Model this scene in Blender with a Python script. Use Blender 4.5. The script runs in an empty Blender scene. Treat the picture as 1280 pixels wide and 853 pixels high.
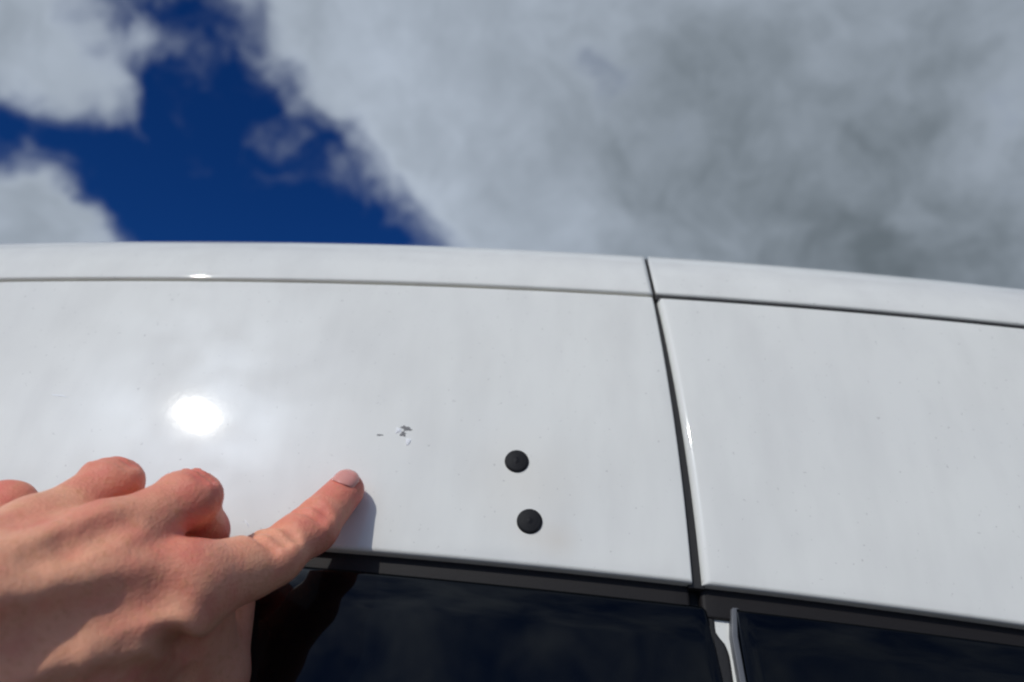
import bpy, bmesh, math, random
import numpy as np
from mathutils import Vector, Matrix
rad = math.radians

# ------------------------------------------------------------------ camera
PITCH, ROLL, FPX = rad(19), rad(-3.0), 950.0          # photo is 1280 px wide
CAM = np.array([0.0, 0.0, 1.72])
F0 = np.array([0, math.cos(PITCH), math.sin(PITCH)])
R0 = np.array([1.0, 0, 0]); U0 = np.array([0, -math.sin(PITCH), math.cos(PITCH)])
CR = R0 * math.cos(ROLL) + U0 * math.sin(ROLL)        # camera right / up after roll
CU = -R0 * math.sin(ROLL) + U0 * math.cos(ROLL)
CR, CU = R0 * math.cos(-ROLL) + U0 * math.sin(-ROLL), -R0 * math.sin(-ROLL) + U0 * math.cos(-ROLL)
sc = bpy.context.scene
col = sc.collection
cd = bpy.data.cameras.new('camera'); cam = bpy.data.objects.new('camera', cd); col.objects.link(cam)
cd.sensor_width = 36; cd.lens = FPX / 1280 * 36; cd.clip_start = 0.01; cd.clip_end = 2000
M = Matrix(((CR[0], CU[0], -F0[0], CAM[0]), (CR[1], CU[1], -F0[1], CAM[1]), (CR[2], CU[2], -F0[2], CAM[2]), (0, 0, 0, 1)))
cam.matrix_world = M
cd.dof.use_dof = True; cd.dof.focus_distance = 0.295; cd.dof.aperture_fstop = 7.5
sc.camera = cam

def ray(px, py):
    d = F0 + CR * ((px - 640) / FPX) + CU * ((426.5 - py) / FPX)
    return d                                            # unit depth along the axis
def pt(px, py, depth): return CAM + ray(px, py) * depth

# ------------------------------------------------------------------ side surface of the van
Y0, Z0, TA, TB, PC = 0.313, 1.735, 0.25, 0.36, 0.08
def plan(x):
    a = min(abs(x), 0.4)
    return PC * a * a + 2 * PC * 0.4 * (abs(x) - a)
def side_y(x, z):
    dz = z - Z0
    return Y0 + TA * dz + (TB * dz * dz if dz > 0 else 0) + plan(x)
def side_n(x, z):
    e = 1e-4
    dx = (side_y(x + e, z) - side_y(x - e, z)) / (2 * e); dz = (side_y(x, z + e) - side_y(x, z - e)) / (2 * e)
    n = np.array([dx, -1.0, dz]); return n / np.linalg.norm(n)   # outward
def hit(px, py):
    d = ray(px, py); t = 0.3
    for _ in range(30):
        p = CAM + d * t
        t -= (p[1] - side_y(p[0], p[2])) / (d[1] - 0.28 * d[2])
    return CAM + d * t

# ------------------------------------------------------------------ sun: mirrored in the paint at this point of the panel
hp = hit(246, 520); dv = ray(246, 520); dv = dv / np.linalg.norm(dv); nn = side_n(hp[0], hp[2])
SUN = dv - 2 * dv.dot(nn) * nn
sun_el = math.asin(SUN[2]); sun_az = math.atan2(SUN[0], SUN[1])
print('sun elevation', math.degrees(sun_el), 'azimuth', math.degrees(sun_az), 'panel hit', hp)
sl = bpy.data.lights.new('sun', 'SUN'); so = bpy.data.objects.new('sun', sl); col.objects.link(so)
sl.energy = 2.2; sl.angle = rad(0.53); sl.color = (1.0, 0.975, 0.92)
so.rotation_euler = Vector(SUN).to_track_quat('Z', 'Y').to_euler(); so.location = (0, -3, 5)

# ------------------------------------------------------------------ world: blue sky with broken cloud
w = bpy.data.worlds.new('World'); sc.world = w; w.use_nodes = True
nt = w.node_tree; N = nt.nodes; L = nt.links
for n in list(N): N.remove(n)
def put(sock, v):
    if hasattr(v, 'is_linked'): L.new(v, sock)
    else: sock.default_value = v
def mth(op, a, b=0.0, c=0.0, clamp=False):
    n = N.new('ShaderNodeMath'); n.operation = op; n.use_clamp = clamp
    put(n.inputs[0], a); put(n.inputs[1], b)
    if op in ('MULTIPLY_ADD',): put(n.inputs[2], c)
    return n.outputs[0]
def vm(op, a, b=(0, 0, 0)):
    n = N.new('ShaderNodeVectorMath'); n.operation = op; put(n.inputs[0], a); put(n.inputs[1], b)
    return n.outputs['Value'] if op in ('DISTANCE', 'DOT_PRODUCT', 'LENGTH') else n.outputs[0]
def smooth(v, a, b, lo=0.0, hi=1.0):
    n = N.new('ShaderNodeMapRange'); n.interpolation_type = 'SMOOTHSTEP'
    put(n.inputs[0], v); n.inputs[1].default_value = a; n.inputs[2].default_value = b
    n.inputs[3].default_value = lo; n.inputs[4].default_value = hi
    return n.outputs[0]
def noise(vec, scale, detail=8, rough=0.55, dist=0.0):
    n = N.new('ShaderNodeTexNoise'); put(n.inputs['Vector'], vec); n.inputs['Scale'].default_value = scale
    n.inputs['Detail'].default_value = detail; n.inputs['Roughness'].default_value = rough; n.inputs['Distortion'].default_value = dist
    return n.outputs['Fac']
def mixc(f, a, b):
    n = N.new('ShaderNodeMix'); n.data_type = 'RGBA'; put(n.inputs[0], f); put(n.inputs[6], a); put(n.inputs[7], b)
    return n.outputs[2]
tc = N.new('ShaderNodeTexCoord'); D = tc.outputs['Generated']
sky = N.new('ShaderNodeTexSky'); sky.sky_type = 'NISHITA'; sky.sun_disc = False
sky.sun_elevation = sun_el; sky.sun_rotation = sun_az
sky.air_density = 0.9; sky.dust_density = 0.15; sky.ozone_density = 3.0; sky.altitude = 300
hs = N.new('ShaderNodeHueSaturation'); L.new(sky.outputs[0], hs.inputs['Color'])
hs.inputs['Saturation'].default_value = 1.22; hs.inputs['Value'].default_value = 0.62
# cloud field over the whole dome: coverage noise, plus the banks and the gap that stand in this part of the sky
warp = N.new('ShaderNodeTexNoise'); L.new(D, warp.inputs['Vector']); warp.inputs['Scale'].default_value = 9; warp.inputs['Detail'].default_value = 6
wv = vm('SCALE', vm('SUBTRACT', warp.outputs['Color'], (0.5, 0.5, 0.5))); wv.node.inputs['Scale'].default_value = 0.13
DW = vm('ADD', D, wv)
base = mth('MULTIPLY_ADD', noise(D, 2.3, 3), 1.0, -0.02)
banks = [(300, 150, 420, .12), (900, 200, 500, .14), (760, 120, 420, .45), (560, 90, 230, .3), (1100, 150, 420, .4), (700, 290, 180, .3), (1200, 400, 300, .3), (430, 40, 130, .25),
         (10, 25, 75, .42), (60, 65, 65, .34), (105, 105, 55, .30), (150, 142, 45, .28), (190, 45, 42, .22),
         (20, 265, 88, .62), (105, 305, 55, .35), (205, 308, 40, .22), (352, 178, 30, .45), (385, 150, 34, .4), (430, 215, 26, .3)]
gaps = [(255, 50, 85, .5), (310, 180, 105, .75), (355, 235, 80, .7), (420, 275, 80, .7), (335, 120, 45, .35), (400, 245, 95, .8), (470, 290, 85, .75), (430, 190, 45, .3), (545, 305, 42, .3), (220, 235, 110, .75), (100, 190, 62, .4),
        (10, 150, 55, .45), (330, 290, 90, .6), (220, 120, 50, .3), (250, 330, 90, .3), (730, 105, 60, .2), (775, 120, 55, .16), (828, 172, 50, .24)]
def total(lst, top):
    t = 0.0
    for (bx, by, br, bw) in lst:
        c = ray(bx, by); c = c / np.linalg.norm(c)
        r = br / FPX * np.linalg.norm(ray(bx, by)) ** -1.5
        t = mth('ADD', t, smooth(vm('DISTANCE', DW, tuple(c)), r * 0.2, r * 1.45, bw * 1.3, 0.0))
    return mth('MINIMUM', t, top)
near_sun = smooth(vm('DISTANCE', D, tuple(SUN)), 0.05, 0.6, 0.22, 0.0)          # broken cloud round the sun, as mirrored in the paint
fld = mth('ADD', mth('SUBTRACT', mth('ADD', base, total(banks, 0.95)), total(gaps, 0.72)), near_sun)
fld = mth('SUBTRACT', fld, total([(350, 215, 75, .5), (400, 262, 75, .5), (330, 285, 80, .4), (455, 292, 60, .4), (300, 120, 50, .3)], 0.42))
det = noise(DW, 7.5, 12, 0.6, 0.3)
fine = noise(DW, 26, 8, 0.62, 0.6)
fld2 = mth('ADD', mth('ADD', fld, mth('MULTIPLY', mth('SUBTRACT', det, 0.5), 1.9)), mth('MULTIPLY', mth('SUBTRACT', fine, 0.5), 0.75))
dens = mth('POWER', smooth(fld2, 0.0, 1.22), 1.15)
shade = mth('ADD', noise(DW, 3.4, 7, 0.55), mth('MULTIPLY', mth('SUBTRACT', noise(D, 12, 6, 0.55), 0.5), 0.18))
thick = smooth(fld2, 0.9, 1.9)
heavy = 0.0
for (bx, by, br, bw) in [(1020, 230, 380, .34), (1260, 340, 330, .36), (820, 60, 150, .1), (560, 110, 200, -.25), (650, 300, 160, .1)]:
    c = ray(bx, by); c = c / np.linalg.norm(c)
    heavy = mth('ADD', heavy, smooth(vm('DISTANCE', DW, tuple(c)), 0.0, br / FPX * 1.2 * np.linalg.norm(ray(bx, by)) ** -1.5, bw, 0.0))
lit = mth('SUBTRACT', smooth(shade, 0.30, 0.72, 0.62, 1.12), mth('ADD', mth('MULTIPLY', thick, 0.3), heavy), clamp=True)
ccol = mixc(lit, (1.5, 1.82, 2.1, 1), (4.9, 5.6, 6.6, 1))
# clouds scatter forward: brighter towards the sun
sd_ = mth('MAXIMUM', vm('DOT_PRODUCT', D, tuple(SUN)), 0.0)
fs = mth('ADD', mth('MULTIPLY', mth('POWER', sd_, 9.0), 1.6), mth('MULTIPLY', mth('POWER', sd_, 90.0), 13.0))
glow = mth('ADD', fs, 1.0)
mg = N.new('ShaderNodeMix'); mg.data_type = 'RGBA'; mg.blend_type = 'MULTIPLY'; mg.inputs[0].default_value = 1.0
L.new(ccol, mg.inputs[6]); L.new(glow, mg.inputs[7])
deep = N.new('ShaderNodeMix'); deep.data_type = 'RGBA'; deep.blend_type = 'MULTIPLY'; deep.inputs[0].default_value = 1.0
L.new(hs.outputs[0], deep.inputs[6]); deep.inputs[7].default_value = (0.16, 0.45, 0.9, 1)
fin = mixc(dens, deep.outputs[2], mg.outputs[2])
bg = N.new('ShaderNodeBackground'); L.new(fin, bg.inputs[0]); bg.inputs[1].default_value = 0.1
wo = N.new('ShaderNodeOutputWorld'); L.new(bg.outputs[0], wo.inputs[0])
w.cycles.sampling_method = 'MANUAL'; w.cycles.sample_map_resolution = 1024
sc.view_settings.view_transform = 'Standard'; sc.view_settings.look = 'None'
sc.view_settings.exposure = -0.2; sc.view_settings.gamma = 1; sc.view_settings.use_curve_mapping = False
sc.cycles.filter_width = 2.2 if hasattr(sc, 'cycles') else 1.5

# ------------------------------------------------------------------ materials
def mat(name, color, rough=0.5, **kw):
    m = bpy.data.materials.new(name); m.use_nodes = True
    b = m.node_tree.nodes['Principled BSDF']
    b.inputs['Base Color'].default_value = (*color, 1); b.inputs['Roughness'].default_value = rough
    for k, v in kw.items(): b.inputs[k.replace('_', ' ')].default_value = v
    return m
def nodes(m): return m.node_tree.nodes, m.node_tree.links, m.node_tree.nodes['Principled BSDF']
def add_bump(m, scale, strength, dist=0.001, detail=4, coat=False):
    n, l, b = nodes(m)
    t = n.new('ShaderNodeTexCoord'); x = n.new('ShaderNodeTexNoise'); x.inputs['Scale'].default_value = scale; x.inputs['Detail'].default_value = detail
    u = n.new('ShaderNodeBump'); u.inputs['Strength'].default_value = strength; u.inputs['Distance'].default_value = dist
    l.new(t.outputs['Object'], x.inputs['Vector']); l.new(x.outputs['Fac'], u.inputs['Height']); l.new(u.outputs[0], b.inputs['Normal'])
    if coat: l.new(u.outputs[0], b.inputs['Coat Normal'])
    return u
PLUGS = [(646, 577, 15.2), (662, 652, 16.2)]
def paint_material():
    m = mat('white_paint', (0.83, 0.825, 0.77), 0.42, Coat_Weight=1.0, Coat_Roughness=0.044, Specular_IOR_Level=0.0)
    n, l, b = nodes(m)
    t = n.new('ShaderNodeTexCoord')
    # road grime in faint vertical runs and blotches, and the rust tint round the plugs
    mp = n.new('ShaderNodeMapping'); mp.inputs['Scale'].default_value = (60, 60, 9); l.new(t.outputs['Object'], mp.inputs[0])
    a = n.new('ShaderNodeTexNoise'); a.inputs['Scale'].default_value = 1; a.inputs['Detail'].default_value = 6; l.new(mp.outputs[0], a.inputs[0])
    a2 = n.new('ShaderNodeTexNoise'); a2.inputs['Scale'].default_value = 14; a2.inputs['Detail'].default_value = 6; l.new(t.outputs['Object'], a2.inputs[0])
    def mr(src, lo, hi, x, y):
        r = n.new('ShaderNodeMapRange'); l.new(src, r.inputs[0]); r.inputs[1].default_value = lo; r.inputs[2].default_value = hi; r.inputs[3].default_value = x; r.inputs[4].default_value = y
        return r.outputs[0]
    def mx(f, c1, c2):
        q = n.new('ShaderNodeMix'); q.data_type = 'RGBA'; l.new(f, q.inputs[0])
        if hasattr(c1, 'is_linked'): l.new(c1, q.inputs[6])
        else: q.inputs[6].default_value = c1
        q.inputs[7].default_value = c2
        return q.outputs[2]
    c = mx(mr(a.outputs['Fac'], 0.42, 0.75, 0, 0.26), (0.83, 0.825, 0.77, 1), (0.6, 0.585, 0.55, 1))
    c = mx(mr(a2.outputs['Fac'], 0.42, 0.78, 0, 0.22), c, (0.66, 0.66, 0.65, 1))
    for (px, py, rr, tint) in ((654, 600, 0.030, 0.30), (700, 676, 0.010, 0.30), (668, 672, 0.012, 0.22)):
        h = hit(px, py)
        d = n.new('ShaderNodeVectorMath'); d.operation = 'DISTANCE'; l.new(t.outputs['Object'], d.inputs[0]); d.inputs[1].default_value = tuple(h)
        e = n.new('ShaderNodeMath'); e.operation = 'MULTIPLY'; l.new(mr(d.outputs['Value'], 0.0, rr, tint, 0.0), e.inputs[0]); l.new(a2.outputs['Fac'], e.inputs[1])
        c = mx(e.outputs[0], c, (0.66, 0.52, 0.36, 1))
    dn = n.new('ShaderNodeTexNoise'); dn.inputs['Scale'].default_value = 520; dn.inputs['Detail'].default_value = 2; l.new(t.outputs['Object'], dn.inputs[0])
    c = mx(mr(dn.outputs['Fac'], 0.70, 0.78, 0, 0.5), c, (0.42, 0.40, 0.37, 1))
    l.new(c, b.inputs['Base Color'])
    # orange peel in the lacquer
    o = n.new('ShaderNodeTexNoise'); o.inputs['Scale'].default_value = 420; o.inputs['Detail'].default_value = 2; l.new(t.outputs['Object'], o.inputs[0])
    o2 = n.new('ShaderNodeTexNoise'); o2.inputs['Scale'].default_value = 55; o2.inputs['Detail'].default_value = 2; l.new(t.outputs['Object'], o2.inputs[0])
    s = n.new('ShaderNodeMath'); s.operation = 'MULTIPLY_ADD'; l.new(o2.outputs['Fac'], s.inputs[0]); s.inputs[1].default_value = 3.0; l.new(o.outputs['Fac'], s.inputs[2])
    u = n.new('ShaderNodeBump'); u.inputs['Strength'].default_value = 0.5; u.inputs['Distance'].default_value = 0.000016
    l.new(s.outputs[0], u.inputs['Height']); l.new(u.outputs[0], b.inputs['Coat Normal']); l.new(u.outputs[0], b.inputs['Normal'])
    return m
PAINT = paint_material()
RUBBER = mat('black_rubber', (0.014, 0.013, 0.013), 0.62); add_bump(RUBBER, 900, 0.3, 0.0004)
TRIM = mat('charcoal_trim', (0.013, 0.011, 0.011), 0.6, Specular_IOR_Level=.3); add_bump(TRIM, 1200, 0.2, 0.0003)
SEALM = mat('grey_seal', (0.12, 0.125, 0.135), 0.45)
GLASS = mat('tinted_glass', (0.0015, 0.0022, 0.003), 0.03, IOR=1.45, Specular_IOR_Level=.36)
DARK = mat('dark_metal', (0.022, 0.022, 0.023), 0.75)
PRIMER = mat('bare_grey_primer', (0.2, 0.197, 0.195), 0.7)
FLAKE = mat('bare_white_filler', (0.86, 0.87, 0.88), 0.6)
PLASTIC = mat('black_plastic', (0.009, 0.009, 0.011), 0.6, Specular_IOR_Level=.25); add_bump(PLASTIC, 2500, 0.25, 0.0002)
ASPH = mat('asphalt', (0.11, 0.105, 0.10), 0.9); add_bump(ASPH, 60, 0.6, 0.01, 8)
STEEL = mat('wheel_steel', (0.45, 0.45, 0.46), 0.35, Metallic=0.9)

def mesh_obj(name, verts, faces, m, parent=None, smooth=True):
    me = bpy.data.meshes.new(name); me.from_pydata([tuple(map(float, v)) for v in verts], [], faces); me.update()
    if smooth: me.polygons.foreach_set('use_smooth', [True] * len(me.polygons))
    me.materials.append(m)
    o = bpy.data.objects.new(name, me); col.objects.link(o)
    if parent: o.parent = parent
    return o
def grid_faces(nu, nv, flip=False):
    fs = []
    for i in range(nu - 1):
        for j in range(nv - 1):
            q = (i * nv + j, (i + 1) * nv + j, (i + 1) * nv + j + 1, i * nv + j + 1)
            fs.append(q[::-1] if flip else q)
    return fs

# ------------------------------------------------------------------ measured lines on the side surface
def fit(pts, swap=False, deg=2):
    P = np.array([hit(*p) for p in pts]); a, b = (P[:, 2], P[:, 0]) if swap else (P[:, 0], P[:, 2])
    c = np.polyfit(a, b, deg); lo, hi = a.min() - 0.03, a.max() + 0.03
    dc = np.polyder(c)
    def f(v):
        k = min(max(v, lo), hi)
        return float(np.polyval(c, k) + np.polyval(dc, k) * (v - k) * (0.35 if not swap else 1.0))
    return f
z_seam = fit([(0, 351.5), (246, 350), (500, 353.5), (660, 360.5), (812, 370), (960, 382), (1120, 394.5), (1280, 407)])
z_bot = fit([(300, 676), (460, 689.5), (660, 707), (863, 728), (1000, 744), (1140, 762), (1280, 782)])
z_gl = fit([(300, 695), (430, 708.5), (660, 730), (880, 753), (1000, 767), (1140, 784), (1280, 804)])
x_gapL = fit([(817, 374), (826.5, 428), (840, 500), (848, 560), (855.5, 620), (861, 677), (866, 726)], True)
x_gapR = fit([(823.5, 376), (834, 428), (848, 500), (858, 560), (867.5, 620), (874.5, 677), (879, 738)], True)
x_strip = fit([(811, 340), (815, 352), (818.5, 368)], True, 1)
XL, XR = -1.75, 1.35
zz = lambda px, py: hit(px, py)

van = bpy.data.objects.new('van', None); col.objects.link(van); van.location = (0, 0, 0)
van['label'] = 'white van with glossy paint, panel gaps, two black plugs and dark tinted windows'
van['category'] = 'van'

def hem(r, depth, n=5):
    """distance-from-edge and depth list of a rolled panel edge, from the flange end to the face"""
    out = [(0.0, depth)]
    for i in range(n + 1):
        a = math.pi / 2 * (1 - i / n)
        out.append((r * (1 - math.sin(a)), r * (1 - math.cos(a))))
    return out
def panel(name, xl, xr, zb, zt, m, parent, off=0.0, rl=.0015, rr=.0015, rb=.002, rt=.0015, depth=.009, du=.006, dv=.006, far_l=False, far_r=False, fade=None):
    """patch of the side surface between xl(z)..xr(z) and zb(x)..zt(x) with rolled edges; off = inset"""
    def spread(hl, hr, length, step, farl=False, farr=False):
        a = [(d, dep, 0) for d, dep in hem(*hl)]; b = [(d, dep, 1) for d, dep in reversed(hem(*hr))]
        s, e = a[-1][0], length - b[0][0]
        xs = []
        if farl or farr:
            near = 0.42; v = s
            t = s
            lst = [s]
            while t < e - 1e-6:
                k = step
                dl, dr = (t - s), (e - t)
                if farl and dr > near: k = step * (1 + 10 * min(1, (dr - near) / 0.2))
                if farr and dl > near: k = step * (1 + 10 * min(1, (dl - near) / 0.2))
                t = min(e, t + k); lst.append(t)
            xs = lst[1:-1]
        else:
            n = max(2, int((e - s) / step)); xs = [s + (e - s) * i / n for i in range(1, n)]
        return a + [(x, 0.0, 2) for x in xs] + b
    zm = 0.5 * (zb(0.5 * (xl(1.78) + xr(1.78))) + zt(0.5 * (xl(1.78) + xr(1.78))))
    Lx = xr(zm) - xl(zm); xm = 0.5 * (xl(zm) + xr(zm))
    if far_l: xm = xr(zm) - 0.2
    if far_r: xm = xl(zm) + 0.2
    Lz = zt(xm) - zb(xm)
    U = spread((rl, depth), (rr, depth), Lx, du, far_l, far_r); V = spread((rb, depth), (rt, depth), Lz, dv)
    verts = []
    for (u, du_, ku) in U:
        for (v, dv_, kv) in V:
            x = xm; z = zm
            for _ in range(4):
                a, b = xl(z), xr(z)
                x = a + u if ku == 0 else (b - (Lx - 0) + 0 if False else (b if u == 0 else b - u)) if ku == 1 else a + (b - a) * u / Lx
                c, d = zb(x), zt(x)
                z = c + v if kv == 0 else (d - v) if kv == 1 else c + (d - c) * v / Lz
            n = side_n(x, z)
            dd = off + max(du_, dv_)
            verts.append(np.array([x, side_y(x, z), z]) - n * dd)
    return mesh_obj(name, verts, grid_faces(len(U), len(V)), m, parent)
C = lambda v: (lambda _: v)

# white upper side panels
left_panel = panel('side_panel', C(XL), x_gapL, z_bot, lambda x: z_seam(x) - 0.0006, PAINT, van, rr=.0010, rb=.0018, rt=.0007, far_l=True, dv=.005)
left_panel['label'] = 'white upper panel with chipped paint and two black plugs'
right_panel = panel('side_panel', x_gapR, C(XR), z_bot, lambda x: z_seam(x) - 0.0010, PAINT, van, rl=.0036, rb=.0018, rt=.0008, far_r=True, dv=.005, depth=.0095)
panel('gap_seal', lambda z: x_gapL(z) - .001, lambda z: x_gapR(z) + .0012, lambda x: z_bot(x) - .0012, lambda x: z_seam(x) + .001, RUBBER, van, off=.0030, depth=.004, rl=.0004, rr=.0004, rb=.0004, rt=.0004, du=.0015)

def project(p):
    v = np.asarray(p) - CAM; d = v @ F0
    return 640 + FPX * (v @ CR) / d, 426.5 - FPX * (v @ CU) / d
def joint_x(dy, dz, g):
    x = 0.06
    for _ in range(8):
        q = project((x, side_y(x, z_seam(x)) + dy, z_seam(x) + g + dz))
        x += (808 + (max(q[1], 326) - 326) * 0.235 - q[0]) * 0.0003
    return x
# roof: rolls over from the seam, one skin either side of the joint
TH1 = rad(24)
def roof(name, xl, xr, gap_lo):
    xs = sorted(set([xl + (xr - xl) * i / 70 for i in range(71)] + [min(max(v * .012, xl), xr) for v in range(-30, 30)]))
    verts = []; nv = None
    th1, R = TH1, 0.074
    prof = [(-0.0005 * 0 + 0.010, 0.0)]
    pr = []
    r = 0.0014
    # lower hem
    pr.append((0.011, 0.0)); y, z = r, 0.0; pr.append((y, z))
    for i in range(8):
        th = -math.pi / 2 + (th1 + math.pi / 2) * (i + .5) / 8; ds = r * (th1 + math.pi / 2) / 8
        y += math.sin(th) * ds; z += math.cos(th) * ds; pr.append((y, z))
    n = 34
    for i in range(n):
        ds = R * rad(60) / n
        th = th1 + rad(60) * (i + .5) / n
        y += math.sin(th) * ds; z += math.cos(th) * ds
        pr.append((y, z))
    for i in range(1, 15):
        ds = 0.055
        th = min(rad(90), th + rad(0.75)); y += math.sin(th) * ds; z += math.cos(th) * ds
        pr.append((y, z))
    for i, x0 in enumerate(xs):
        edge = 0.0
        for (dy, dz) in pr:
            x = x0
            e = 0.0
            zs = z_seam(x) + gap_lo
            # joint follows the measured line over the roof edge
            for cond, o_ in ((x0 == xs[-1] and xr < 1, -.0009), (x0 == xs[0] and xl > -1, .0009), (x0 == xs[-2] and xr < 1, -.003), (x0 == xs[1] and xl > -1, .003)):
                if cond: x = joint_x(dy, dz, gap_lo) + o_; zs = z_seam(x) + gap_lo
            verts.append((x, side_y(x, zs) + dy, zs + dz))
    # flange down into the joint
    o = mesh_obj(name, verts, grid_faces(len(xs), len(pr)), PAINT, van)
    m = o.modifiers.new('thickness', 'SOLIDIFY'); m.thickness = 0.0004; m.offset = -1
    return o, pr
xj = x_strip(z_seam(hit(816, 360)[0]) + 0.01)
rl_, prof = roof('roof_panel', XL, xj - 0.006, 0.0004)
rr_, _ = roof('roof_panel', xj + 0.006, XR, 0.0007)
vs = []
for i, (dy, dz) in enumerate(prof[2:40]):
    for o_ in (-.003, .003):
        x = joint_x(dy, dz, .0008) + o_; zs = z_seam(x) + .0008; th = TH1 + rad(60) * max(0, i - 8) / 34
        vs.append((x, side_y(x, zs) + dy + math.cos(th) * .0016, zs + dz - math.sin(th) * .0016))
mesh_obj('joint_shade_strip', vs, grid_faces(len(vs) // 2, 2, True), RUBBER, van)  # black strip added under the joint; its colour stands for the gap's shade

# dark shell added behind the panels so that the gaps look shaded
vs = []; xs = [XL + 0.02 + (XR - XL - 0.04) * i / 90 for i in range(91)]
for x in xs:
    for k in range(9):
        z = z_bot(x) - 0.02 + (z_seam(x) + 0.012 - z_bot(x) + 0.02) * k / 8
        n = side_n(x, z); vs.append(np.array([x, side_y(x, z), z]) - n * 0.0115)
    p = vs[-1]
    for k in range(1, 14):
        a = TH1 + rad(60) * k / 13
        vs.append(np.array([x, p[1] + 0.068 * (math.cos(TH1) - math.cos(a)), p[2] + 0.068 * (math.sin(a) - math.sin(TH1)) - 0.004]))
mesh_obj('gap_backing', vs, grid_faces(len(xs), 22), DARK, van)

# ------------------------------------------------------------------ windows
WB = 1.36                                       # lower edge of the window band
trim_top = lambda x: z_bot(x) + 0.0045
xg_corner = hit(886, 760)
# glass outlines: the corner is rounded off by pulling the side edge in near the top
def x_edge(pts, zt, rc, sgn):
    base = fit(pts, True, 1)
    def f(z):
        k = z - (zt - rc)
        return base(z) - (sgn * rc * (1 - math.sqrt(max(0.0, 1 - (min(k, rc) / rc) ** 2))) if k > 0 else 0)
    return f
zg = hit(880, 753)[2]; zg2 = hit(926, 758)[2]
x_g1 = x_edge([(888, 756), (899, 800), (910, 853)], zg, 0.0035, 1)
x_g2 = x_edge([(922, 760), (930, 800), (939, 853)], zg2, 0.0025, -1)
# header strip under the white panels, set back from them
panel('window_trim', C(XL), x_gapL, lambda x: z_gl(x) - 0.004, trim_top, TRIM, van, off=.0058, depth=.004, far_l=True, rb=.001, rt=.001)
panel('window_trim', x_gapR, C(XR), lambda x: z_gl(x) - 0.004, trim_top, TRIM, van, off=.0058, depth=.004, far_r=True, rb=.001, rt=.001, rl=.002)
g1 = panel('window_pane', C(XL + .05), x_g1, C(WB), lambda x: z_gl(x), GLASS, van, off=.0044, depth=.005, far_l=True, rt=.0018, rr=.0018, dv=.012)
g2 = panel('window_pane', x_g2, C(XR - .05), C(WB), lambda x: z_gl(x), GLASS, van, off=.0044, depth=.005, far_r=True, rt=.0012, rl=.0012, dv=.012)
# grey rubber round the second pane
xs1 = lambda z: x_g2(z) - 0.0004
xs0 = lambda z: x_g2(z) - 0.0030
panel('window_seal', xs0, xs1, C(WB), lambda x: z_gl(x) + .0006, SEALM, van, off=.0042, depth=.005, rl=.0006, rr=.0006, rt=.0006, dv=.01, du=.001)
# black surround of the first pane with its rounded shoulder
pA = [hit(*p) for p in ((897, 760), (899.5, 769), (901.5, 785), (907, 793), (914, 801), (918.5, 812), (921, 825), (925, 853))]
def x_sh(z):
    zs = [p[2] for p in pA]; x_ = [p[0] for p in pA]
    if z >= zs[0]: return float(x_[0])
    if z <= zs[-1]: return float(x_[-1] + (x_[-1] - x_[-2]) / (zs[-1] - zs[-2]) * (z - zs[-1]))
    return float(np.interp(z, zs[::-1], x_[::-1]))
panel('window_surround', lambda z: x_g1(z) - .006, x_sh, C(WB), lambda x: z_gl(x) - .001, RUBBER, van, off=.0066, depth=.003, rr=.0015, rl=.0005, dv=.002, du=.002)
panel('seam_shade_strip', lambda z: x_gapR(z) - .001, C(XR), lambda x: z_seam(x) - .0017, lambda x: z_seam(x) + .0016, RUBBER, van, off=.0008, depth=.003, rl=.0003, rr=.0003, rb=.0003, rt=.0003, dv=.001, far_r=True)  # black strip added in the right-hand seam, painting in the gap's shade
# white pillar seen between the two panes
panel('pillar', lambda z: x_gapL(1.76) + .001, lambda z: x_g2(z) + .004, C(WB), lambda x: z_gl(x) - .002, PAINT, van, off=.0078, depth=.003, dv=.01, du=.004)

# ------------------------------------------------------------------ plugs, chips
def local_frame(p):
    n = side_n(p[0], p[2]); t = np.array([1.0, 0, 0]) - n * n[0]; t /= np.linalg.norm(t); b = np.cross(n, t)
    if b[2] < 0: b = -b
    return n, t, b
for (px, py, rp) in PLUGS:
    p = hit(px, py); n, t, b = local_frame(p)
    r = rp / FPX * np.dot(p - CAM, F0)
    vs = []; K = 40
    ring = [(0.0, 0.0013), (0.4, 0.00125), (0.6, 0.00115), (0.68, 0.00105), (0.76, 0.00105), (0.9, 0.0009), (0.97, 0.0006), (1.0, 0.0001), (1.0, -0.001)]
    for (q, h) in ring:
        for k in range(K):
            a = 2 * math.pi * k / K
            vs.append(p + (t * math.cos(a) + b * math.sin(a)) * r * max(q, 1e-3) + n * h)
    fs = [(i * K + k, i * K + (k + 1) % K, (i + 1) * K + (k + 1) % K, (i + 1) * K + k) for i in range(len(ring) - 1) for k in range(K)] + [tuple(range(K))]
    mesh_obj('plug', vs, [f[::-1] for f in fs], PLASTIC, left_panel)
random.seed(4)
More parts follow.
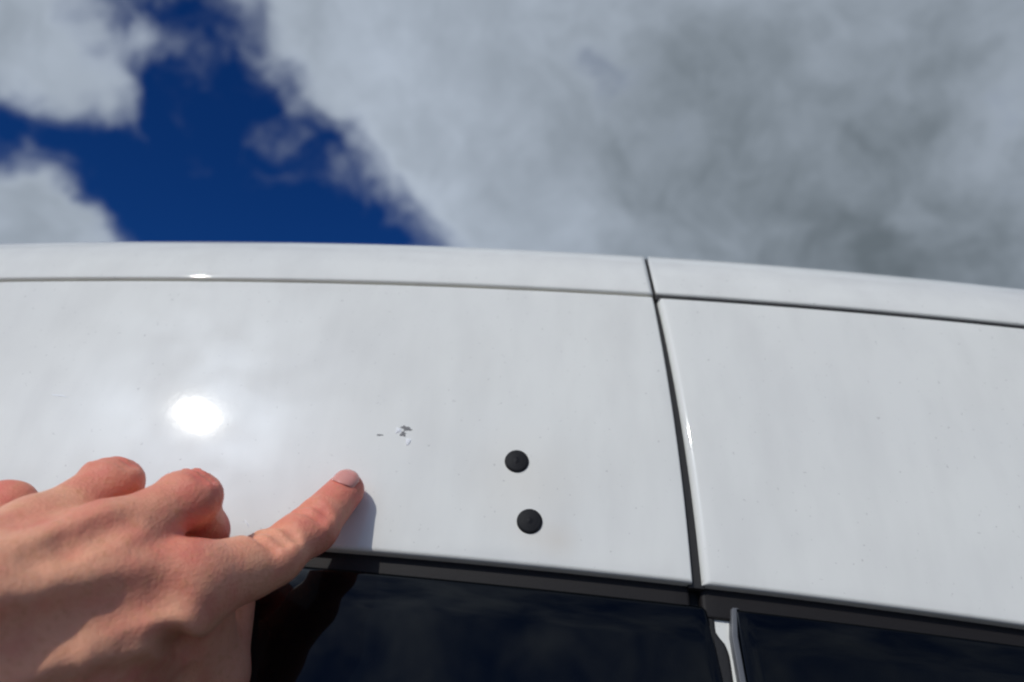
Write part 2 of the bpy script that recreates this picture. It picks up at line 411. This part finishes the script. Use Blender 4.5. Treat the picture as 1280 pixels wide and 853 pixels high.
def blob(px, py, w_, h_, ang, m, name, lift, seed):
    rnd = random.Random(seed); p = hit(px, py); n, t, b = local_frame(p); s = np.dot(p - CAM, F0) / FPX
    K = 30; vs = [p + n * lift]
    jit = [rnd.uniform(.4, 1.4) for _ in range(K)]
    jit = [(jit[k - 1] + jit[k] * 2 + jit[(k + 1) % K]) / 4 for k in range(K)]
    for f, hh in ((.7, lift * .9), (1.0, .00002)):
        for k in range(K):
            a = 2 * math.pi * k / K
            u = math.cos(a) * w_ * jit[k] * f; v = math.sin(a) * h_ * jit[k] * f
            u, v = u * math.cos(ang) - v * math.sin(ang), u * math.sin(ang) + v * math.cos(ang)
            vs.append(p + (t * u + b * v) * s + n * hh)
    fs = [(0, 1 + k, 1 + (k + 1) % K) for k in range(K)] + [(1 + k, 1 + K + k, 1 + K + (k + 1) % K, 1 + (k + 1) % K) for k in range(K)]
    mesh_obj(name, vs, fs, m, left_panel)
blob(508, 536, 8.0, 3.6, -.35, PRIMER, 'paint_chip', .00012, 1)
blob(504, 543, 3.6, 4.4, .3, PRIMER, 'paint_chip', .00012, 2)
blob(475, 544, 4.5, 1.3, .05, PRIMER, 'paint_chip', .0001, 3)
blob(498, 538, 4.6, 3.6, .8, FLAKE, 'filler_mark', .0003, 4)
blob(510, 553, 3.8, 5.0, .2, FLAKE, 'filler_mark', .0004, 5)
blob(75, 495, 13, 1.2, -.12, FLAKE, 'scratch', .00012, 6)
blob(309, 655, 7, 1.4, -.95, FLAKE, 'scratch', .0002, 7)

# ------------------------------------------------------------------ rest of the van (out of the photograph): lower side, far side, ends, wheels
ZW, ZS, FAR = WB + .004, 0.32, 2 * Y0 + 1.62 + 0.3
def lower_side(sgn):
    vs = []; xs = [XL + (XR - XL) * i / 24 for i in range(25)]
    pr = [(0.006, 0.0), (-0.004, -.01), (-0.03, -.12), (-0.05, -.35), (-0.055, -.6), (-0.04, -.85), (0.0, -1.0), (0.05, -1.03)]
    for x in xs:
        for dy, dz in pr:
            z = ZW + dz; y = side_y(x, ZW) + dy
            vs.append((x, y if sgn < 0 else FAR - y, z))
    return vs, grid_faces(len(xs), len(pr), sgn > 0)
v_, f_ = lower_side(-1); mesh_obj('lower_side_panel', v_, f_, PAINT, van)
v_, f_ = lower_side(1); mesh_obj('lower_side_panel', v_, f_, PAINT, van)
vs = []; xs = [XL + (XR - XL) * i / 30 for i in range(31)]
for x in xs:
    ztop = z_seam(x); yl = side_y(x, ztop); ye = yl + prof[-1][0]; ze = ztop + prof[-1][1]
    for k in range(13):
        y = ye - .02 + (FAR - 2 * .0 - ye - yl - .02 + .04) * k / 12 * 1.0
        vs.append((x, min(y, FAR - yl - .06), ze - .005 - .05 * (k / 12) ** 3))
    vs.append((x, FAR - yl - .01, ztop)); vs.append((x, FAR - side_y(x, ZW), ZW - .002))
mesh_obj('far_shell', vs, grid_faces(len(xs), 15), PAINT, van)
for xe, s in ((XL, -1), (XR, 1)):
    ztop = z_seam(xe); vs = []
    K = 20
    for k in range(K + 1):
        u = k / K
        yb = side_y(xe, ZW) - .03; yt = side_y(xe, ztop) + .05
        for (z, y_in, bul) in ((0.36, yb + .04, .0), (0.8, yb, .12), (ZW, yb + .03, .10), (ztop + .0, yt, .0), (ztop + prof[-1][1] - .02, yt + .12, -.03)):
            y = y_in + (FAR - 2 * y_in) * u
            vs.append((xe + s * (bul * (1 - (2 * u - 1) ** 4) - .012), y, z))
    mesh_obj('end_panel', vs, grid_faces(K + 1, 5, s > 0), PAINT, van)
vs = [(XL + .02, Y0 + .02, .36), (XR - .02, Y0 + .02, .36), (XR - .02, FAR - Y0 - .02, .36), (XL + .02, FAR - Y0 - .02, .36)]
mesh_obj('underbody', vs, [(0, 3, 2, 1)], DARK, van)
def lathe(prof_, K, axis_y, c):
    vs = []
    for (r, h) in prof_:
        for k in range(K):
            a = 2 * math.pi * k / K; vs.append((c[0] + r * math.cos(a), c[1] + h * axis_y, c[2] + r * math.sin(a)))
    fs = [(i * K + k, i * K + (k + 1) % K, (i + 1) * K + (k + 1) % K, (i + 1) * K + k) for i in range(len(prof_) - 1) for k in range(K)]
    fs.append(tuple(range(K)))
    return vs, fs if axis_y > 0 else [f[::-1] for f in fs]
for x in (XL + .62, XR - .62):
    for y, s in ((Y0 - .02, 1), (FAR - Y0 + .02, -1)):
        v_, f_ = lathe([(.21, .03), (.23, .0), (.30, .0), (.332, .03), (.335, .10), (.335, .17), (.31, .21), (.2, .22)], 40, s, (x, y, .335))
        ty = mesh_obj('wheel', v_, f_, RUBBER, van)
        v_, f_ = lathe([(.02, .0), (.06, .005), (.09, .03), (.17, .035), (.2, .012), (.225, .006), (.228, .05)], 40, s, (x, y, .335))
        mesh_obj('rim', v_, f_, STEEL, ty)

# ------------------------------------------------------------------ ground
mesh_obj('ground', [(-600, -600, 0), (600, -600, 0), (600, 600, 0), (-600, 600, 0)], [(0, 1, 2, 3)], ASPH, None, False)['kind'] = 'structure'

# ------------------------------------------------------------------ hand: distance field of the bones and flesh, meshed by surface nets
def P(px, py, d): return pt(px, py, d)
def cm(a): return np.array(a, float)
tip_pad = hit(436, 622)
t_n = side_n(tip_pad[0], tip_pad[2])
i_tip = tip_pad + t_n * 0.0075
ti = np.dot(i_tip - CAM, F0)
J = {
 'i': [(P(-75, 818, .190), 11), (P(232, 730, .243), 11.2), (P(340, 695, .270), 10.0), (P(390, 660, .2865), 9.2), (i_tip, 7.5)],
 'm': [(P(-115, 785, .188), 11), (P(130, 684, .236), 11.5), (P(236, 621, .260), 9.9), (P(254, 664, .281), 8.6), (P(222, 705, .274), 7.4)],
 'r': [(P(-155, 765, .190), 10.5), (P(40, 676, .238), 10.8), (P(139, 603, .263), 9.4), (P(156, 640, .283), 8.2), (P(128, 680, .277), 7.2)],
 'p': [(P(-195, 750, .197), 10), (P(-42, 692, .244), 9.5), (P(10, 633, .266), 8.2), (P(22, 662, .283), 7.2), (P(0, 690, .277), 6.4)],
}
thumb = [(P(-95, 925, .236), 13), (P(180, 862, .262), 12), (P(274, 845, .277), 10.6), (P(292, 755, .291), 9.0)]
wrist = P(-215, 845, .178); elbow = CAM + CR * -.36 - CU * .27 + F0 * .04
a_ = J['i'][1][0] - J['i'][0][0]; b_ = J['p'][1][0] - J['i'][1][0]
dors = np.cross(a_, b_); dors /= np.linalg.norm(dors)
if np.dot(dors, CAM - J['m'][1][0]) < 0: dors = -dors
print('finger lengths', {k: [round(float(np.linalg.norm(v[i + 1][0] - v[i][0]) * 1000), 1) for i in range(4)] for k, v in J.items()})
print('mcp spacing', [round(float(np.linalg.norm(J[a][1][0] - J[b][1][0]) * 1000), 1) for a, b in ('im', 'mr', 'rp')], 'dorsal.view', float(np.dot(dors, (CAM - J['m'][1][0]) / np.linalg.norm(CAM - J['m'][1][0]))))

H = 0.00105
allp = [p for v in J.values() for p, _ in v] + [p for p, _ in thumb] + [wrist, elbow]
lo = np.min(allp, 0) - .05; hi = np.max(allp, 0) + .03
dims = np.ceil((hi - lo) / H).astype(int) + 1
BIG = 0.05
def new(): return np.full(dims, BIG, np.float32)
def box_of(pts, m):
    a = np.maximum(np.floor((np.min(pts, 0) - m - lo) / H).astype(int), 0); b = np.minimum(np.ceil((np.max(pts, 0) + m - lo) / H).astype(int) + 1, dims)
    return tuple(slice(int(i), int(j)) for i, j in zip(a, b))
def coords(sl):
    return [((np.arange(s.start, s.stop) * H + lo[i]).astype(np.float32)).reshape([-1 if k == i else 1 for k in range(3)]) for i, s in enumerate(sl)]
def cone(a, ra, b, rb, sl):
    X, Y, Z = coords(sl); ab = (b - a).astype(np.float32); l2 = float(ab @ ab) + 1e-12
    t = np.clip(((X - a[0]) * ab[0] + (Y - a[1]) * ab[1] + (Z - a[2]) * ab[2]) / l2, 0, 1)
    return np.sqrt((X - a[0] - t * ab[0]) ** 2 + (Y - a[1] - t * ab[1]) ** 2 + (Z - a[2] - t * ab[2]) ** 2) - (ra + (rb - ra) * t)
def smin(a, b, k):
    h = np.clip(0.5 + 0.5 * (b - a) / k, 0, 1)
    return b + (a - b) * h - k * h * (1 - h)
def add(fld_, a, ra, b, rb, k=.006):
    ra, rb = ra * .001, rb * .001
    sl = box_of([a, b], max(ra, rb) + .02)
    fld_[sl] = smin(fld_[sl], cone(a, ra, b, rb, sl), k)
def carve(fld_, a, ra, b, rb, k=.003):
    ra, rb = ra * .001, rb * .001
    sl = box_of([a, b], max(ra, rb) + .012)
    fld_[sl] = -smin(-fld_[sl], cone(a, ra, b, rb, sl), k)

palm = new()
for k in 'imrp':
    (c0, r0), (c1, r1) = J[k][0], J[k][1]
    add(palm, c0, r0, c1, r1 - .6, .011)
    add(palm, c0 - dors * .008, r0 + 1, c1 - dors * .008 - (c1 - c0) * .06, r1 + .5, .012)
mid = lambda a, b, t: a + (b - a) * t
for a, b in ('im', 'mr', 'rp'):
    for t0, t1 in ((0.0, .9),):
        add(palm, mid((J[a][0][0] + J[b][0][0]) / 2, (J[a][1][0] + J[b][1][0]) / 2, t0) - dors * .0045, 9.5, mid((J[a][0][0] + J[b][0][0]) / 2, (J[a][1][0] + J[b][1][0]) / 2, t1) - dors * .005, 9.5, .010)
# thumb side: web muscle between the index metacarpal and the thumb
im0, im1 = J['i'][0][0], J['i'][1][0]
tm0, tm1 = thumb[0][0], thumb[1][0]
for t, s, r in ((.25, .3, 12), (.5, .5, 12), (.72, .7, 10.5), (.86, .9, 9)):
    add(palm, mid(im0, im1, t) - dors * .016, r - 2.5, mid(tm0, tm1, s), r - 1.5, .007)
add(palm, P(235, 775, .260), 8, P(245, 835, .270), 9, .008); add(palm, P(265, 760, .270), 7, P(262, 835, .274), 8.5, .006)
add(palm, tm0, 13.5, tm1, 11.5, .010)
add(palm, wrist + dors * -.004, 21, (J['m'][0][0] + J['r'][0][0]) / 2 - dors * .006, 17, .016)
add(palm, wrist + (J['i'][0][0] - J['p'][0][0]) * .25 - dors * .004, 18, J['i'][0][0] - dors * .006, 13, .016)
add(palm, wrist - dors * .004, 23, mid(wrist, elbow, .45), 33, .02); add(palm, mid(wrist, elbow, .45), 33, elbow, 36, .02)
hand = None
fing = {}
for k in 'imrp':
    f = new(); J_ = J[k]
    add(f, J_[1][0], J_[1][1], J_[2][0], J_[2][1] - 1.0, .005)
    # finger swells a little at the knuckles, narrows between
    fx = J_[2][0] - J_[1][0]; fx /= np.linalg.norm(fx); fs_ = np.cross(fx, dors); fs_ /= np.linalg.norm(fs_)
    add(f, J_[2][0] - fs_ * .0026, J_[2][1] - 1.2, J_[2][0] + fs_ * .0026, J_[2][1] - 1.2, .003)
    add(f, J_[2][0] + fx * .0012 + dors * .0008 - fs_ * .0014, J_[2][1] - 1.6, J_[2][0] + fx * .0012 + dors * .0008 + fs_ * .0014, J_[2][1] - 1.6, .003)
    add(f, J_[2][0], J_[2][1] - .6, J_[3][0], J_[3][1], .004)
    add(f, J_[3][0], J_[3][1], J_[4][0], J_[4][1], .004)
    if k == 'i':
        ax = J_[2][0] - J_[1][0]; ax /= np.linalg.norm(ax)
        q = mid(J_[1][0], J_[2][0], .45) - dors * .003; add(f, q - ax * .008, 9.9, q + ax * .008, 9.6, .006)
    h_ = new() if False else smin(palm, f, .009)
    hand = h_ if hand is None else smin(hand, h_, .0016)
f = new()
add(f, thumb[1][0], 11.5, thumb[2][0], 9.8, .006); add(f, thumb[2][0], 9.8, thumb[3][0], 8, .005)
hand = smin(hand, f, .006)
# extensor tendons and knuckle pads on the back of the hand
for k, h_ in (('i', 1.0), ('m', 1.0), ('r', .8)):
    c0, c1 = J[k][0][0], J[k][1][0]; r0 = J[k][1][1] * .001
    add(hand, mid(c0, c1, .35) + dors * (r0 - .0018), 1.6, mid(c0, c1, .98) + dors * (r0 - .0016), 2.0, .006)
    add(hand, c1 + dors * .001, J[k][1][1] - .2, c1 + dors * .0006, J[k][1][1] - .2, .006)
# furrows: tendon valleys, the hollow over the web muscle and the folds at the thumb
def on_skin(px, py):
    d = ray(px, py); t = .16
    for _ in range(400):
        q = CAM + d * t; i = np.round((q - lo) / H).astype(int)
        if (i < 0).any() or (i >= dims).any(): t += .001; continue
        v = float(hand[tuple(i)])
        if v < 0.0003: break
        t += max(v * .7, .0004)
        if t > .4: return None
    return CAM + d * t
def furrow(pxs, r, sink, k=.003, up=True):
    q = [on_skin(*p) for p in pxs]
    for a, b in zip(q, q[1:]):
        if a is None or b is None: continue
        ca = (CAM - a) / np.linalg.norm(CAM - a); n_ = dors * .6 + ca * .6; n_ /= np.linalg.norm(n_)
        carve(hand, a + n_ * (r * .001 - sink * .001), r, b + n_ * (r * .001 - sink * .001), r, k * 1.0)
def ridge(pxs, r, sink, k=.006):
    q = [on_skin(*p) for p in pxs]
    for a, b in zip(q, q[1:]):
        if a is None or b is None: continue
        ca = (CAM - a) / np.linalg.norm(CAM - a)
        add(hand, a - ca * sink * .001, r, b - ca * sink * .001, r, k)
FURROWS = [
 ([(50, 697), (90, 682), (130, 665), (165, 652)], 4, 1.3, .004),
 ([(-20, 826), (40, 805), (100, 785), (160, 765), (205, 752)], 8, 4.0, .006),
]
RIDGES = []
ridge([(130, 800), (180, 788), (222, 790)], 5.5, 3.8, .007)
ridge([(110, 852), (170, 838), (225, 836)], 5.5, 3.6, .007)
for a in FURROWS: furrow(*a)
furrow([(140, 818), (175, 810), (210, 808), (240, 816)], 4.0, 2.6, .005)
furrow([(130, 862), (180, 855), (236, 855)], 4.0, 2.0, .005)
# wrinkles over the index joints
def across(k, j, n_, spread, depth, r=.9):
    c = J[k][j][0]; ax = J[k][j][0] - J[k][j - 1][0]; ax /= np.linalg.norm(ax); ax2 = J[k][j + 1][0] - J[k][j][0]; ax2 /= np.linalg.norm(ax2)
    ax = ax + ax2; ax /= np.linalg.norm(ax)
    dd = dors - ax * np.dot(dors, ax); dd /= np.linalg.norm(dd); sd = np.cross(ax, dd)
    rr = J[k][j][1] * .001
    for i in range(n_):
        o = (i - (n_ - 1) / 2) * spread
        prev = None
        for a in np.linspace(-.8, .8, 7):
            bow = .0014 * math.cos(a * 1.4) * (1 if o > 0 else -1) * min(1, abs(o) / .003)
            q = c + ax * (o + bow) + (dd * math.cos(a) + sd * math.sin(a)) * (rr + r * .001 - depth * .001)
            if prev is not None: carve(hand, prev, r, q, r, .0022)
            prev = q
across('i', 2, 3, .0042, 1.35, 1.6)
across('m', 2, 3, .0036, .75, 1.2); across('r', 2, 3, .0034, .7, 1.2)
across('i', 3, 2, .0034, .9, 1.2)

# surface nets
ins = hand < 0
c = ins[:-1, :-1, :-1].astype(np.int8)
c = sum(ins[i:dims[0] - 1 + i, j:dims[1] - 1 + j, k:dims[2] - 1 + k].astype(np.int8) for i in (0, 1) for j in (0, 1) for k in (0, 1))
act = (c > 0) & (c < 8)
ijk = np.argwhere(act)
idx = np.full(act.shape, -1, np.int32); idx[act] = np.arange(len(ijk))
off8 = [(i, j, k) for i in (0, 1) for j in (0, 1) for k in (0, 1)]
val = {o: hand[ijk[:, 0] + o[0], ijk[:, 1] + o[1], ijk[:, 2] + o[2]] for o in off8}
acc = np.zeros((len(ijk), 3)); cnt = np.zeros(len(ijk))
for a in off8:
    for d in range(3):
        if a[d]: continue
        b = list(a); b[d] = 1; b = tuple(b)
        va, vb = val[a], val[b]; m = (va < 0) != (vb < 0)
        t = np.where(m, va / np.where(va == vb, 1, va - vb), 0)
        p = np.tile(np.array(a, float), (len(ijk), 1)); p[:, d] += t
        acc[m] += p[m]; cnt[m] += 1
V = (ijk + acc / cnt[:, None]) * H + lo
quads = []
for d in range(3):
    e1, e2 = [(1, 2), (2, 0), (0, 1)][d]
    s0 = [slice(None)] * 3; s1 = [slice(None)] * 3; s0[d] = slice(0, -1); s1[d] = slice(1, None)
    A, B = ins[tuple(s0)], ins[tuple(s1)]
    ed = np.argwhere(A != B); ok = (ed[:, e1] > 0) & (ed[:, e2] > 0) & (ed[:, e1] < dims[e1] - 1) & (ed[:, e2] < dims[e2] - 1); ed = ed[ok]
    fl = A[tuple(ed.T)]
    def cell(o1, o2):
        q = ed.copy(); q[:, e1] += o1; q[:, e2] += o2; return idx[tuple(q.T)]
    q = np.stack([cell(-1, -1), cell(0, -1), cell(0, 0), cell(-1, 0)], 1)
    q[~fl] = q[~fl][:, ::-1]
    quads.append(q[(q >= 0).all(1)])
Q = np.concatenate(quads)
# one light smoothing pass
for _ in range(2):
    s = np.zeros_like(V); n_ = np.zeros(len(V))
    for i in range(4):
        np.add.at(s, Q[:, i], V[Q[:, (i + 1) % 4]] + V[Q[:, (i + 3) % 4]]); np.add.at(n_, Q[:, i], 2)
    V = V * .5 + .5 * s / np.maximum(n_, 1)[:, None]
print('hand mesh', len(V), len(Q))

def skin_material():
    m = mat('skin', (.5, .29, .21), .5, Subsurface_Weight=.22, Subsurface_Scale=.004, Specular_IOR_Level=.25)
    n, l, b = nodes(m)
    b.inputs['Subsurface Radius'].default_value = (1.0, .28, .14)
    at = n.new('ShaderNodeAttribute'); at.attribute_name = 'flush'
    t = n.new('ShaderNodeTexCoord')
    x1 = n.new('ShaderNodeTexNoise'); x1.inputs['Scale'].default_value = 70; x1.inputs['Detail'].default_value = 5; l.new(t.outputs['Object'], x1.inputs[0])
    x2 = n.new('ShaderNodeTexNoise'); x2.inputs['Scale'].default_value = 420; x2.inputs['Detail'].default_value = 4; l.new(t.outputs['Object'], x2.inputs[0])
    r = n.new('ShaderNodeMix'); r.data_type = 'RGBA'; r.inputs[6].default_value = (.84, .40, .25, 1); r.inputs[7].default_value = (.74, .19, .145, 1)
    a = n.new('ShaderNodeMath'); a.operation = 'MULTIPLY_ADD'; a.use_clamp = True; l.new(x1.outputs['Fac'], a.inputs[0]); a.inputs[1].default_value = 2.2; a.inputs[2].default_value = -.95
    a2 = n.new('ShaderNodeMath'); a2.operation = 'ADD'; a2.use_clamp = True; l.new(a.outputs[0], a2.inputs[0]); l.new(at.outputs['Fac'], a2.inputs[1])
    l.new(a2.outputs[0], r.inputs[0])
    r2 = n.new('ShaderNodeMix'); r2.data_type = 'RGBA'; l.new(r.outputs[2], r2.inputs[6]); r2.inputs[7].default_value = (.66, .29, .145, 1)
    sp = n.new('ShaderNodeMapRange'); l.new(x2.outputs['Fac'], sp.inputs[0]); sp.inputs[1].default_value = .52; sp.inputs[2].default_value = .8; sp.inputs[4].default_value = .6
    l.new(sp.outputs[0], r2.inputs[0]); l.new(r2.outputs[2], b.inputs['Base Color'])
    # fine skin lines: stretched cells
    vo = n.new('ShaderNodeTexVoronoi'); vo.inputs['Scale'].default_value = 900; l.new(t.outputs['Object'], vo.inputs['Vector'])
    x3 = n.new('ShaderNodeTexNoise'); x3.inputs['Scale'].default_value = 150; x3.inputs['Detail'].default_value = 5; x3.inputs['Roughness'].default_value = .65; x3.inputs['Distortion'].default_value = 1.2
    l.new(t.outputs['Object'], x3.inputs[0])
    ad = n.new('ShaderNodeMath'); ad.operation = 'MULTIPLY_ADD'; l.new(x2.outputs['Fac'], ad.inputs[0]); ad.inputs[1].default_value = 1.6; l.new(vo.outputs['Distance'], ad.inputs[2])
    ad2 = n.new('ShaderNodeMath'); ad2.operation = 'MULTIPLY_ADD'; l.new(x3.outputs['Fac'], ad2.inputs[0]); ad2.inputs[1].default_value = 3.2; l.new(ad.outputs[0], ad2.inputs[2])
    u = n.new('ShaderNodeBump'); u.inputs['Strength'].default_value = .4; u.inputs['Distance'].default_value = .00035
    l.new(ad2.outputs[0], u.inputs['Height']); l.new(u.outputs[0], b.inputs['Normal'])
    return m
SKIN = skin_material()
person = bpy.data.objects.new('person', None); col.objects.link(person); person.location = tuple(wrist)
person['label'] = 'bare hand of a person pointing an index finger at the chipped white paint'
person['category'] = 'person'
me = bpy.data.meshes.new('hand'); me.from_pydata((V - wrist).tolist(), [], Q.tolist()); me.update()
me.polygons.foreach_set('use_smooth', [True] * len(me.polygons)); me.materials.append(SKIN)
ho = bpy.data.objects.new('hand', me); col.objects.link(ho); ho.parent = person
fl = np.zeros(len(V))
for (q, r, s) in [(J['i'][4][0], .018, 1.0), (J['i'][3][0], .014, .75), (J['i'][1][0] + dors * .009, .014, .55), (J['m'][2][0], .016, .7), (J['r'][2][0], .015, .75), (J['p'][2][0], .014, .8),
                  (J['m'][3][0], .016, .7), (J['r'][3][0], .016, .7), (mid(J['m'][1][0], J['m'][2][0], .3), .018, .35), (mid(J['i'][1][0], J['i'][2][0], .9), .01, .2)]:
    fl = np.maximum(fl, s * np.clip(1.3 - np.linalg.norm(V - q, axis=1) / r, 0, 1))
at = me.attributes.new('flush', 'FLOAT', 'POINT'); at.data.foreach_set('value', fl.astype(np.float32))

# finger nail
NAIL = mat('nail', (.74, .33, .28), .26, Subsurface_Weight=.15, Subsurface_Scale=.002)
ax = i_tip - J['i'][3][0]; ax /= np.linalg.norm(ax)
vc = CAM - i_tip; vc /= np.linalg.norm(vc); dd = vc * .75 + CU * .68 - CR * .05; dd = dd - ax * np.dot(dd, ax); dd /= np.linalg.norm(dd); sd = np.cross(ax, dd)
vs = []; nu, nv = 19, 17
for i in range(nu):
    u = i / (nu - 1)
    for j in range(nv):
        a = (j / (nv - 1) - .5) * 2
        ax_o = -.0060 + (.0092 - .0020 * abs(a) ** 3) * u + .0026 * a * a * (1 - u)
        r = math.sqrt(max(1e-8, .0075 ** 2 - max(0.0, ax_o) ** 2)) + .0004 * min(0, ax_o) * -80 + .0001
        r += .0005 * math.sin(math.pi * (.12 + .76 * u)) - .0009 * abs(a) ** 4 - .0004 * (1 - u) ** 4
        ang = a * rad(36)
        vs.append(i_tip + ax * ax_o + (dd * math.cos(ang) + sd * math.sin(ang)) * r - wrist)
no = mesh_obj('fingernail', vs, grid_faces(nu, nv), NAIL, ho)
mo = no.modifiers.new('t', 'SOLIDIFY'); mo.thickness = .0009; mo.offset = -1
